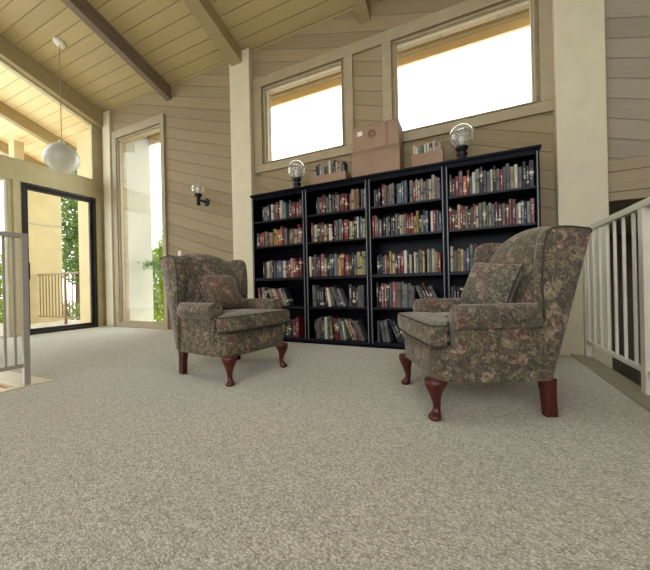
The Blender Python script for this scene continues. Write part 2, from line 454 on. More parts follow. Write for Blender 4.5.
# pale posts standing on the back wall
struct('trim_6', box(-3.235, -2.865, YW - 0.09, YW, 0, 4.235), 'column', mods=[BEV(0.006)])
struct('column', box(0.80, 1.18, YW - 0.10, YW + 0.10, -1.7, 4.25), 'column', mods=[BEV(0.006)])
struct('baseboard_back', box(0.70, 0.87, YW - 0.125, YW - 0.10, 0, 0.09), 'column', mods=[BEV(0.004)])
bm = bmesh.new()
add_prism(bm, [(-6.60, 3.55), (-6.30, 3.70), (-6.30, 3.76), (-6.60, 3.76)], 'z', 0, 4.235)
struct('trim_7', box(-6.52, -6.29, YW - 0.05, YW, 0, 4.23), 'column', mods=[BEV(0.005)])

# left wall: frame of posts and a header between the glazing
bm = bmesh.new()
add_box(bm, XL - 0.13, XL, 3.60, YW + 0.16, -0.2, 4.22)              # corner post
add_box(bm, XL - 0.13, XL, 2.33, 2.49, 0, 2.52)                      # post between sidelight and door
add_box(bm, XL - 0.13, XL, -3.0, 0.6, 0, 2.52)
add_box(bm, XL - 0.13, XL, -3.0, YW, -0.2, 0.0)
add_box(bm, XL - 0.14, XL + 0.02, -3.0, 3.62, 2.52, 2.85)            # header board
add_prism(bm, [(-3.0, 2.85), (0.2, 2.85), (0.2, ceil_z(0.2) - 0.02), (-3.0, ceil_z(-3) - 0.02)], 'x', XL - 0.13, XL)
add_prism(bm, [(0.2, ceil_z(0.2) - 0.34), (3.6, ceil_z(3.6) - 0.34), (3.6, ceil_z(3.6) - 0.02), (0.2, ceil_z(0.2) - 0.02)], 'x', XL - 0.10, XL - 0.02)
struct('wall_left', bm, 'trim_green')

# ceiling beams running down the slope to the back wall
def beam(x0, x1, y0, y1, h, mat):
    bm = prism([(y0, ceil_z(y0) - h), (y1, ceil_z(y1) - h), (y1, ceil_z(y1)), (y0, ceil_z(y0))], 'x', x0, x1)
    return struct('ceiling_beam', bm, mat, mods=[BEV(0.006)])
beam(-6.63, -6.49, -3.0, YW, 0.31, 'beam')
beam(-4.73, -4.61, -3.0, YW, 0.235, 'beam_dark')
beam(-3.19, -2.99, -3.0, YW - 0.09, 0.20, 'beam')
beam(-1.18, -1.04, -3.0, YW, 0.22, 'beam')
beam(0.93, 1.07, -3.0, YW - 0.1, 0.22, 'beam')
for xb in (-8.42, -10.1):
    beam(xb - 0.07, xb + 0.07, 2.0, 4.40, 0.25, 'beam')

# casings round the clerestory windows
n_trim = [8]
def trim(bm, mat='trim', w=0.004):
    struct('trim_%d' % n_trim[0], bm, mat, mods=[BEV(w)]); n_trim[0] += 1
T = YW - 0.035
trim(box(-2.84, 0.815, T, YW, 3.645, 3.785))
trim(box(-2.84, 0.815, T, YW, 2.395, 2.505))
for x0, x1 in ((-2.84, -2.70), (-1.40, -1.285), (-0.905, -0.79), (0.69, 0.815)):
    trim(box(x0, x1, T, YW, 2.505, 3.645))
# casing round the tall narrow window
trim(box(-6.25, -4.785, T, YW, 3.645, 3.79))
trim(box(-6.25, -6.13, T, YW, 0.0, 3.645))
trim(box(-4.875, -4.785, T, YW, 0.0, 3.645))
trim(box(-6.13, -4.875, T, YW, 0.0, 0.085))
# door casing
trim(box(XL - 0.02, XL + 0.025, 3.60, 3.70, 0, 2.52), 'trim_green')
trim(box(XL - 0.02, XL + 0.02, 2.39, 2.49, 0, 2.52), 'trim_green')

def window(num, x0, x1, z0, z1, fr=0.03):
    bm = bmesh.new()
    ya, yb = YW + 0.012, YW + 0.06
    pts = [(x0, z0), (x1, z0), (x1, z1), (x0, z1)]
    inn = [(x0 + fr, z0 + fr), (x1 - fr, z0 + fr), (x1 - fr, z1 - fr), (x0 + fr, z1 - fr)]
    O1 = [bm.verts.new((p_[0], ya, p_[1])) for p_ in pts]; I1 = [bm.verts.new((p_[0], ya, p_[1])) for p_ in inn]
    O2 = [bm.verts.new((p_[0], yb, p_[1])) for p_ in pts]; I2 = [bm.verts.new((p_[0], yb, p_[1])) for p_ in inn]
    for i in range(4):
        j = (i + 1) % 4
        bm.faces.new((O1[i], O1[j], I1[j], I1[i])); bm.faces.new((O2[j], O2[i], I2[i], I2[j]))
        bm.faces.new((I1[i], I1[j], I2[j], I2[i])); bm.faces.new((O1[j], O1[i], O2[i], O2[j]))
    bmesh.ops.recalc_face_normals(bm, faces=bm.faces)
    w = bpy.data.objects.new('window_%d' % num, None); C.objects.link(w); w['kind'] = 'structure'
    link('window_frame', bm, 'trim', w)
    link('pane', box(x0 + fr, x1 - fr, YW + 0.033, YW + 0.039, z0 + fr, z1 - fr), 'glass', w)
    bm = bmesh.new()
    for a in ((x0, x0 + 0.012, z0, z1), (x1 - 0.012, x1, z0, z1)):
        add_box(bm, a[0], a[1], YW - 0.02, YW + 0.012, a[2], a[3])
    add_box(bm, x0, x1, YW - 0.02, YW + 0.012, z0, z0 + 0.012); add_box(bm, x0, x1, YW - 0.02, YW + 0.012, z1 - 0.012, z1)
    bmesh.ops.remove_doubles(bm, verts=bm.verts, dist=1e-5)
    link('jamb', bm, 'trim', w)
    return w
window(1, *W1); window(2, *W2); window(3, *NW, fr=0.03)

# glazing of the left wall: sliding door, sidelight, sloping clerestory
def frame_x(bm, xa, xb, pts, fr):
    """closed frame in Y-Z with border fr; pts counter-clockwise quad"""
    cy = sum(p_[0] for p_ in pts) / 4; cz = sum(p_[1] for p_ in pts) / 4
    lines = []
    n = len(pts)
    for i in range(n):
        a, b = Vector(pts[i]), Vector(pts[(i + 1) % n]); d = (b - a).normalized(); nn = Vector((-d.y, d.x))
        if nn.dot(Vector((cy, cz)) - a) < 0: nn = -nn
        lines.append((a + nn * fr, d))
    inn = []
    for i in range(n):
        (p1, d1), (p2, d2) = lines[i - 1], lines[i]
        den = d1.x * d2.y - d1.y * d2.x
        t = ((p2 - p1).x * d2.y - (p2 - p1).y * d2.x) / den
        inn.append(tuple(p1 + d1 * t))
    V = lambda q, x: bm.verts.new((x, q[0], q[1]))
    O1 = [V(q, xa) for q in pts]; I1 = [V(q, xa) for q in inn]; O2 = [V(q, xb) for q in pts]; I2 = [V(q, xb) for q in inn]
    fs = []
    for i in range(n):
        j = (i + 1) % n
        fs += [bm.faces.new((O1[i], O1[j], I1[j], I1[i])), bm.faces.new((O2[j], O2[i], I2[i], I2[j])), bm.faces.new((I1[i], I1[j], I2[j], I2[i])), bm.faces.new((O1[j], O1[i], O2[i], O2[j]))]
    bmesh.ops.recalc_face_normals(bm, faces=fs)
    return inn
d1 = bpy.data.objects.new('door_1', None); C.objects.link(d1); d1['kind'] = 'structure'
bm = bmesh.new(); inn = frame_x(bm, XL - 0.10, XL + 0.03, [(2.49, 0.0), (3.60, 0.0), (3.60, 2.515), (2.49, 2.515)], 0.045)
link('door_frame', bm, 'bronze', d1, mods=[BEV(0.004)])
bm = bmesh.new(); inn2 = frame_x(bm, XL - 0.06, XL - 0.015, [(2.535, 0.045), (3.555, 0.045), (3.555, 2.47), (2.535, 2.47)], 0.05)
sash = link('sash', bm, 'bronze', d1, mods=[BEV(0.003)])
link('pane', box(XL - 0.042, XL - 0.036, 2.585, 3.505, 0.095, 2.42), 'glass', d1)
bm = bmesh.new(); add_box(bm, XL - 0.015, XL + 0.02, 2.548, 2.585, 0.92, 1.20)
link('handle', bm, 'black', d1, mods=[BEV(0.006)])

w4 = bpy.data.objects.new('window_4', None); C.objects.link(w4); w4['kind'] = 'structure'
bm = bmesh.new(); frame_x(bm, XL - 0.09, XL - 0.01, [(0.6, 0.0), (2.33, 0.0), (2.33, 2.52), (0.6, 2.52)], 0.04)
link('window_frame', bm, 'white', w4, mods=[BEV(0.003)])
link('pane', box(XL - 0.05, XL - 0.044, 0.64, 2.29, 0.04, 2.48), 'glass', w4)
w5 = bpy.data.objects.new('window_5', None); C.objects.link(w5); w5['kind'] = 'structure'
q5 = [(0.2, 2.85), (3.60, 2.85), (3.60, ceil_z(3.6) - 0.30), (0.2, ceil_z(0.2) - 0.30)]
bm = bmesh.new(); i5 = frame_x(bm, XL - 0.09, XL + 0.0, q5, 0.035)
link('window_frame', bm, 'trim_green', w5, mods=[BEV(0.003)])
link('pane', prism(i5, 'x', XL - 0.05, XL - 0.044), 'glass', w5)

# floor edging
trim(box(0.865, 0.905, -3.0, YW - 0.10, -0.2, 0.012), 'nosing', 0.006)
trim(box(0.905, 1.02, -3.0, YW - 0.10, -0.35, 0.006), 'nosing', 0.004)
trim(box(-5.6, -3.03, 1.13, 1.31, -0.2, 0.012), 'column', 0.005)
trim(box(-3.10, -3.03, -3.0, 1.13, -0.2, 0.012), 'column', 0.005)
# left stairwell below floor level
bm = bmesh.new(); add_box(bm, -5.6, -3.03, 1.10, 1.13, -1.6, -0.02)
struct('wall_stairwell', bm, 'wood_step')
struct('trim_%d' % n_trim[0], box(-5.6, -3.10, -3.0, 1.10, -1.7, -1.6), 'wood_step'); n_trim[0] += 1
# lower level seen past the right railing
struct('floor_lower', box(0.6, 3.4, -3.0, 7.2, -1.85, -1.7), 'carpet')
struct('wall_lower', box(0.6, 3.4, 7.05, 7.2, -1.7, 1.6), 'brown_panel')
struct('wall_lower_side', box(0.5, 0.6, YW + 0.16, 7.2, -1.7, 1.6), 'low_wall')
struct('ceiling_lower', box(0.5, 3.4, YW + 0.12, 7.2, 1.5, 1.65), 'low_wall')
struct('wall_lower_front', box(0.70, 0.865, -3.0, YW - 0.1, -1.7, -0.2), 'low_wall')

# ------------------------------------------------------------------ outside
struct('ground', box(-40, 0.5, 4.6, 40, -0.6, -0.4), 'ground')
struct('deck_floor', box(-12.0, XL - 0.13, -6.0, 4.45, -0.25, -0.03), 'deck')
struct('wall_exterior', box(-9.6, -9.35, 3.42, 4.30, -0.4, 3.7), 'stucco')
struct('trim_%d' % n_trim[0], box(-9.35, -9.335, 3.42, 4.30, 2.32, 2.345), 'fin'); n_trim[0] += 1
struct('wall_exterior_stub', box(-7.60, XL - 0.13, 3.80, 3.95, -0.4, 4.1), 'stucco')
struct('wall_fin', box(-6.30, -6.16, YW + 0.16, 4.46, -0.4, 4.0), 'fin')
struct('trim_%d' % n_trim[0], box(-9.6, -9.35, 3.42, 3.60, 3.7, 4.2), 'stucco'); n_trim[0] += 1

def leaves(bm, n, shape, size, r):
    """leaf blades: little folded quads, spread through a volume"""
    for _ in range(n):
        c = Vector(shape(r))
        a = Vector((r.gauss(0, 1), r.gauss(0, 1), r.gauss(0, 1))).normalized()
        b = a.orthogonal().normalized(); b = (Matrix.Rotation(r.uniform(0, 2 * PI), 3, a) @ b)
        s = size * r.uniform(0.6, 1.3); nrm = a.cross(b) * s * 0.12
        v = [bm.verts.new(c + q) for q in (-a * s, b * s * 0.45 + nrm, a * s, -b * s * 0.45 + nrm)]
        bm.faces.new((v[0], v[1], v[2])); bm.faces.new((v[0], v[2], v[3]))
def ell(c, rx, ry, rz, hollow=0.35):
    def f(r):
        while True:
            v = Vector((r.uniform(-1, 1), r.uniform(-1, 1), r.uniform(-1, 1)))
            if hollow < v.length < 1: return (c[0] + v.x * rx, c[1] + v.y * ry, c[2] + v.z * rz)
    return f
def shrub(name, label, cat, base, blobs, n, size, mat, trunk_h, tr=0.05, group=None):
    t = thing(name, label, cat, base, 0, group)
    r = random.Random(hash_name(label))
    bm = bmesh.new()
    for (c, rx, ry, rz, k) in blobs:
        leaves(bm, int(n * k), ell(c, rx, ry, rz), size, r)
    link('foliage', bm, mat, t)
    bm = bmesh.new()
    add_tube(bm, [(0, 0, 0), (0.04, 0.02, trunk_h * 0.5), (-0.03, 0, trunk_h)], [tr, tr * 0.8, tr * 0.5], 8)
    link('trunk', bm, 'bark', t, smooth=True)
    return t
def hash_name(s): return sum((i + 1) * ord(ch) for i, ch in enumerate(s)) % 100000
shrub('shrub', 'lime green sunlit shrub outside the tall narrow window', 'shrub', (-7.0, 5.35, -0.4),
      [((0, 0, 1.1), 0.75, 0.5, 1.15, 0.5), ((0.35, 0.1, 1.9), 0.5, 0.4, 0.75, 0.25), ((-0.3, 0.1, 1.3), 0.6, 0.4, 0.9, 0.25)], 8000, 0.05, 'leaf_lime', 1.2)
shrub('garden_tree', 'pale loose-leaved tree rising behind the lime shrub', 'tree', (-8.3, 6.7, -0.4),
      [((0, 0, 2.6), 0.8, 0.7, 0.8, 0.5), ((0.2, 0.1, 3.7), 0.5, 0.5, 0.6, 0.2), ((0.3, 0, 4.7), 0.4, 0.4, 0.5, 0.1)], 900, 0.06, 'leaf_lime', 3.6)
shrub('garden_tree', 'tall mid-green tree seen through the sliding glass door', 'tree', (-10.75, 5.3, -0.4),
      [((0, 0, 2.2), 0.7, 0.5, 0.9, 0.35), ((0.05, 0, 3.4), 0.65, 0.5, 0.9, 0.35), ((0.0, 0.1, 4.6), 0.6, 0.5, 0.8, 0.25)], 6500, 0.065, 'leaf_green', 3.8, 0.06)
shrub('shrub', 'low green bush behind the deck railing and door', 'shrub', (-10.35, 4.95, -0.4),
      [((0, 0, 0.4), 0.6, 0.3, 0.42, 1.0)], 1100, 0.045, 'leaf_green', 0.4, 0.03)
shrub('shrub', 'yellow-green bush glimpsed through the sidelight by the left railing', 'shrub', (-10.7, 3.5, -0.3),
      [((0, 0, 1.0), 0.5, 0.5, 1.0, 1.0)], 3500, 0.05, 'leaf_lime', 0.6, 0.03)
# vine trailing across the fin wall outside the narrow window
t = thing('climbing_vine', 'leafy green vine arching across the pale wall outside the narrow window', 'vine', (-5.95, 4.4, -0.4))
r_ = random.Random(5)
bm = bmesh.new()
path = [(-0.12, -0.2, 1.62), (0.05, -0.1, 1.66), (0.25, 0.0, 1.6), (0.45, 0.1, 1.45), (0.6, 0.12, 1.2), (0.65, 0.15, 0.7), (0.66, 0.15, 0.0)]
add_tube(bm, path, 0.006, 6); link('stem', bm, 'bark', t)
bm = bmesh.new()
for i in range(len(path) - 2):
    a, b = Vector(path[i]), Vector(path[i + 1])
    for _ in range(70 + 25 * i):
        c = a.lerp(b, r_.random()) + Vector((r_.gauss(0, 0.03 + 0.015 * i), r_.gauss(0, 0.04), r_.gauss(-0.02, 0.04 + 0.015 * i)))
        leaves(bm, 1, lambda q, c=c: c, 0.042, r_)
link('foliage', bm, 'leaf_vine', t)

# deck railing outside the door
t = thing('deck_railing', 'brown metal railing on the deck outside the sliding door', 'railing', (-9.33, 3.80, -0.03))
link('top_rail', box(0, 1.72, -0.02, 0.02, 1.12, 1.16), 'deck_metal', t)
link('bottom_rail', box(0, 1.72, -0.015, 0.015, 0.14, 0.17), 'deck_metal', t)
link('post', box(1.14, 1.185, -0.022, 0.022, 0, 1.12), 'deck_metal', t)
for i in range(8):
    x = 0.07 + i * 0.135
    link('baluster', box(x, x + 0.018, -0.009, 0.009, 0.17, 1.12), 'deck_metal', t)
for i in range(3):
    x = 1.30 + i * 0.135
    link('baluster', box(x, x + 0.018, -0.009, 0.009, 0.17, 1.12), 'deck_metal', t)

# ------------------------------------------------------------------ indoor railings
t = thing('stair_railing', 'long white stair railing beside the floral chair and cream column', 'railing', (0.99, 2.56, 0.006))
Y_END = YW - 0.10 - 2.56
link('top_rail', box(-0.02, 0.03, -3.6, Y_END, 1.145, 1.19), 'white', t, mods=[BEV(0.005)])
link('bottom_rail', box(-0.012, 0.02, -3.6, Y_END, 0.12, 0.15), 'white', t, mods=[BEV(0.003)])
for y in (0.0, -1.2, -2.4):
    link('post', box(-0.02, 0.03, y - 0.03, y + 0.03, 0, 1.146), 'white', t, mods=[BEV(0.003)])
link('post', box(-0.015, 0.025, Y_END - 0.06, Y_END, 0.0, 1.146), 'white', t, mods=[BEV(0.003)])
for s0 in (0.0, -1.2, -2.4):
    for i in range(1, 8):
        y = s0 + i * 0.146
        if s0 < 0 and i == 8: continue
        link('baluster', box(-0.004, 0.012, y - 0.008, y + 0.008, 0.15, 1.146), 'white', t)
t = thing('stair_railing', 'grey metal railing ending in a post at the left stairwell corner', 'railing', (-3.065, 1.165, 0.012))
link('post', box(-0.019, 0.019, -0.019, 0.019, 0, 1.15), 'rail_grey', t, mods=[BEV(0.003)])
link('top_rail', box(-0.016, 0.016, -3.2, -0.019, 1.115, 1.15), 'rail_grey', t, mods=[BEV(0.003)])
link('bottom_rail', box(-0.014, 0.014, -3.2, -0.019, 0.135, 0.165), 'rail_grey', t, mods=[BEV(0.003)])
for i in range(1, 12):
    y = -0.005 - i * 0.055
    link('baluster', box(-0.007, 0.007, y - 0.007, y + 0.007, 0.165, 1.115), 'rail_grey', t)

# ------------------------------------------------------------------ bookcases
BX0, BW, BF, BB, BH = -2.64, 0.813, 3.368, 3.74, 1.95
SHELF_Z = [0.062, 0.455, 0.828, 1.252, 1.588]           # upper faces, bottom to top
SHELF_T = [0.03, 0.024, 0.036, 0.024, 0.024]
names = ['leftmost', 'second', 'third', 'rightmost']
cases = ['tall dark bookcase at the left end, by the pale post', 'tall dark bookcase second from the pale left post',
         'tall dark bookcase third from the left, below the two big cartons', 'tall dark bookcase at the right end, behind the nearer armchair']
for i in range(4):
    t = thing('bookcase', cases[i], 'bookcase', (BX0 + i * BW, BF, 0), 0, 'dark bookcases along the back wall')
    w = BW - 0.003; D = BB - BF
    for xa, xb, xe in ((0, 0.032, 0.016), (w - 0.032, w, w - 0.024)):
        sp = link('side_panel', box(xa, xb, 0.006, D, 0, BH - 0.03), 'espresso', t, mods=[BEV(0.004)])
        link('edge_glint', box(xe, xe + 0.008, 0.003, 0.006, 0.05, BH - 0.05), 'edge_glint', sp)  # pale strip painted as the highlight along the stile
    link('back_panel', box(0.032, w - 0.032, D - 0.012, D, 0.0, BH - 0.03), 'espresso', t)
    link('top_panel', box(0 if i else -0.015, w if i < 3 else w + 0.015, -0.012, D, BH - 0.03, BH), 'espresso', t, mods=[BEV(0.008, 3)])
    link('crown_rail', box(0.032, w - 0.032, 0.008, 0.03, BH - 0.075, BH - 0.03), 'espresso', t)
    link('kick_board', box(0.032, w - 0.032, 0.012, 0.03, 0.0, SHELF_Z[0] - SHELF_T[0]), 'espresso', t)
    for z, th in zip(SHELF_Z, SHELF_T):
        link('shelf', box(0.032, w - 0.032, 0.010 if th < 0.036 else 0.002, D - 0.012, z - th, z), 'shelf_dark', t, mods=[BEV(0.004)])

# ------------------------------------------------------------------ books
COL = {  # letter: (colour words, sRGB, material)
    'r': ('red', (132, 50, 46), 'a'), 'm': ('maroon', (92, 32, 36), 'a'), 'w': ('white', (214, 208, 194), 'c'), 'c': ('cream', (196, 180, 146), 'b'),
    'k': ('black', (26, 26, 32), 'a'), 'n': ('navy', (34, 40, 70), 'a'), 'g': ('grey', (122, 120, 118), 'b'), 's': ('slate blue', (102, 118, 140), 'a'),
    't': ('tan', (158, 120, 90), 'b'), 'y': ('yellow', (206, 172, 74), 'b'), 'o': ('orange', (190, 98, 54), 'a'), 'b': ('blue-grey', (84, 100, 124), 'a'),
    'e': ('olive', (120, 112, 70), 'a'), 'p': ('dusty pink', (164, 106, 100), 'a'), 'd': ('charcoal', (62, 60, 64), 'a')}
ORD = ['first', 'second', 'third', 'fourth', 'fifth', 'sixth', 'seventh', 'eighth', 'ninth', 'tenth', 'eleventh', 'twelfth', 'thirteenth', 'fourteenth',
       'fifteenth', 'sixteenth', 'seventeenth', 'eighteenth', 'nineteenth', 'twentieth', 'twenty-first', 'twenty-second', 'twenty-third', 'twenty-fourth',
       'twenty-fifth', 'twenty-sixth', 'twenty-seventh', 'twenty-eighth']
SHELF_NAME = ['bottom', 'fourth', 'third', 'second', 'top']
def book_bm(t, d, h):
    bm = bmesh.new()
    e = min(0.006, t * 0.25)
    poly = [(-t / 2, d), (-t / 2, e), (-t * 0.28, 0), (t * 0.28, 0), (t / 2, e), (t / 2, d)]
    A = [bm.verts.new((x, y, 0)) for x, y in poly]; B = [bm.verts.new((x, y, h)) for x, y in poly]
    n = len(poly)
    bm.faces.new(A[::-1]) if False else bm.faces.new(A)
    top = bm.faces.new(B[::-1])
    for i in range(n):
        bm.faces.new((A[i], B[i], B[(i + 1) % n], A[(i + 1) % n]))
    bmesh.ops.recalc_face_normals(bm, faces=bm.faces)
    r = bmesh.ops.inset_individual(bm, faces=[top], thickness=min(0.003, t * 0.12), depth=-0.004)
    top.material_index = 1
    return bm
def book(letter, t, d, h, loc, rot, label, group, name='book'):
    cn, rgb, mt = COL[letter]
    o = link(name, book_bm(t, d, h), ['book_' + mt, 'pages'])
    j = rnd.uniform(0.66, 1.0)
    c = srgb(*[min(255, v * j + rnd.uniform(-6, 6)) if v * j > 6 else v for v in rgb])
    o.color = tuple(max(0.0, q) for q in c)
    o.location = loc; o.rotation_euler = rot
    return tag(o, label, 'book', group)

def tokens(s):
    out = []; lean = 0
    for ch in s.replace(' ', ''):
        if ch == '<': lean = 1
        elif ch == '{': lean = 2
        elif ch in '>}': lean = 0
        else: out.append((ch, lean))
    return out
def fill(case, row, spec, x_from=0.0, x_to=0.742, hr=(0.185, 0.245), from_right=False):
    """spec letters left to right; _ = gap; <..> gently leaning, {..} strongly leaning to the left"""
    tk = tokens(spec)
    X0 = BX0 + case * BW + 0.034
    z = SHELF_Z[row] + 0.0005
    items = []
    for ch, ln in tk:
        if ch == '_': items.append(['_', rnd.uniform(0.022, 0.034), 0, 0]); continue
        w = rnd.uniform(0.021, 0.040) * (0.85 if row < 2 else 1.0)
        items.append([ch, w, rnd.uniform(*hr), ln])
    ANG = {0: 0.0, 1: math.radians(9), 2: math.radians(22)}
    lean_extra = 0; prev = 0
    for it in items:
        if it[3] and it[3] != prev: lean_extra += it[2] * math.sin(ANG[it[3]])
        prev = it[3]
    total = sum(it[1] / math.cos(ANG[it[3]]) + 0.0012 for it in items) + lean_extra
    k = (x_to - x_from - lean_extra) / max(0.05, total - lean_extra)
    k = min(k, 1.35)
    x = x_from; prev = 0; nb = sum(1 for it in items if it[0] != '_'); idx = 0
    edge_h = 0.0
    for ch, w, h, ln in items:
        w *= k
        if ch == '_': x += w; prev = 0 if prev == 0 else prev; continue
        a = ANG[ln]
        if ln and ln != prev: x += h * math.sin(a) * (1.0 if not prev else 0.8) + 0.004
        if prev and ln < prev: x += 0.012
        d = rnd.uniform(0.12, 0.165)
        yoff = BF + rnd.uniform(0.030, 0.062)
        words = 'short' if h < hr[0] + 0.3 * (hr[1] - hr[0]) else ('tall' if h > hr[0] + 0.72 * (hr[1] - hr[0]) else 'mid-height')
        pos = ORD[nb - 1 - idx] + ' from right' if from_right else ORD[idx] + ' from left'
        lab = '%s %s%s book, %s on the %s shelf of %s bookcase' % (words, 'leaning ' if ln else '', COL[ch][0], pos, SHELF_NAME[row], names[case])
        # pivot on the lower left edge
        loc = (X0 + x + math.cos(a) * w / 2, yoff, z + math.sin(a) * w / 2)
        book(ch, w, d, h, loc, (0, -a, 0), lab, 'books on the %s shelf of the %s bookcase' % (SHELF_NAME[row], names[case]))
        x += w / math.cos(a) + 0.0012
        prev = ln; idx += 1
UP = (0.185, 0.245); MIDH = (0.19, 0.25); LOW = (0.22, 0.27)
# leftmost bookcase
fill(0, 4, 'dgdgwgrrwg_drrrd', 0.11, 0.72)
fill(0, 3, 'drrcgrtyyorg_eecrp', 0.02, 0.735, (0.175, 0.25))
fill(0, 2, 'dgcgkgbbgwmrwrrm', 0.11, 0.70)
fill(0, 1, '<pmwk>{ccwrtwd}', 0.0, 0.56, (0.22, 0.25))
fill(0, 0, 'dgdmdgrr', 0.33, 0.72, (0.20, 0.25), True)
# second bookcase
fill(1, 4, 'kgmrrdgc_grcrrmr_tctt_gw', 0.10, 0.735)
fill(1, 3, 'rgcdtrcmwkrggrrrgcedw_sc', 0.03, 0.735, (0.19, 0.255))
fill(1, 2, 'wrgdmpwksngcyrrprkgcyc', 0.0, 0.735, (0.20, 0.27))
fill(1, 1, 'ggdnd<mw>{gdg}_dkrgg', 0.02, 0.73, LOW)
fill(1, 0, 'kggdwge<rmgw>{cwrgg}', 0.04, 0.72, LOW)
# third bookcase
fill(2, 4, 'gkk_rtgcg_gssg_grwwcggccgg', 0.02, 0.735, (0.185, 0.265))
fill(2, 3, 'rosw_kgkgkgkcctrmryykgks_wrgs', 0.0, 0.735)
fill(2, 2, 'dkgpdyckrrwnw_wgtc_cgwtr', 0.04, 0.725, (0.19, 0.25))
fill(2, 1, 'kkppkgptggggg{gdmdg}', 0.03, 0.73, (0.23, 0.29))
fill(2, 0, 'g<gg>{nddce}', 0.03, 0.50, (0.22, 0.27))
# rightmost bookcase
fill(3, 4, 'drrgorgwgdggckgrggcwgkdd', 0.01, 0.735, (0.175, 0.26))
fill(3, 3, 'rrrcrrgrgrcgegcgmmgrtmcwskgp', 0.0, 0.735, (0.19, 0.26))
fill(3, 2, 'wgycgsgmtw', 0.0, 0.33, (0.20, 0.27))
fill(3, 1, 'gknkgng', 0.0, 0.27, (0.20, 0.25))

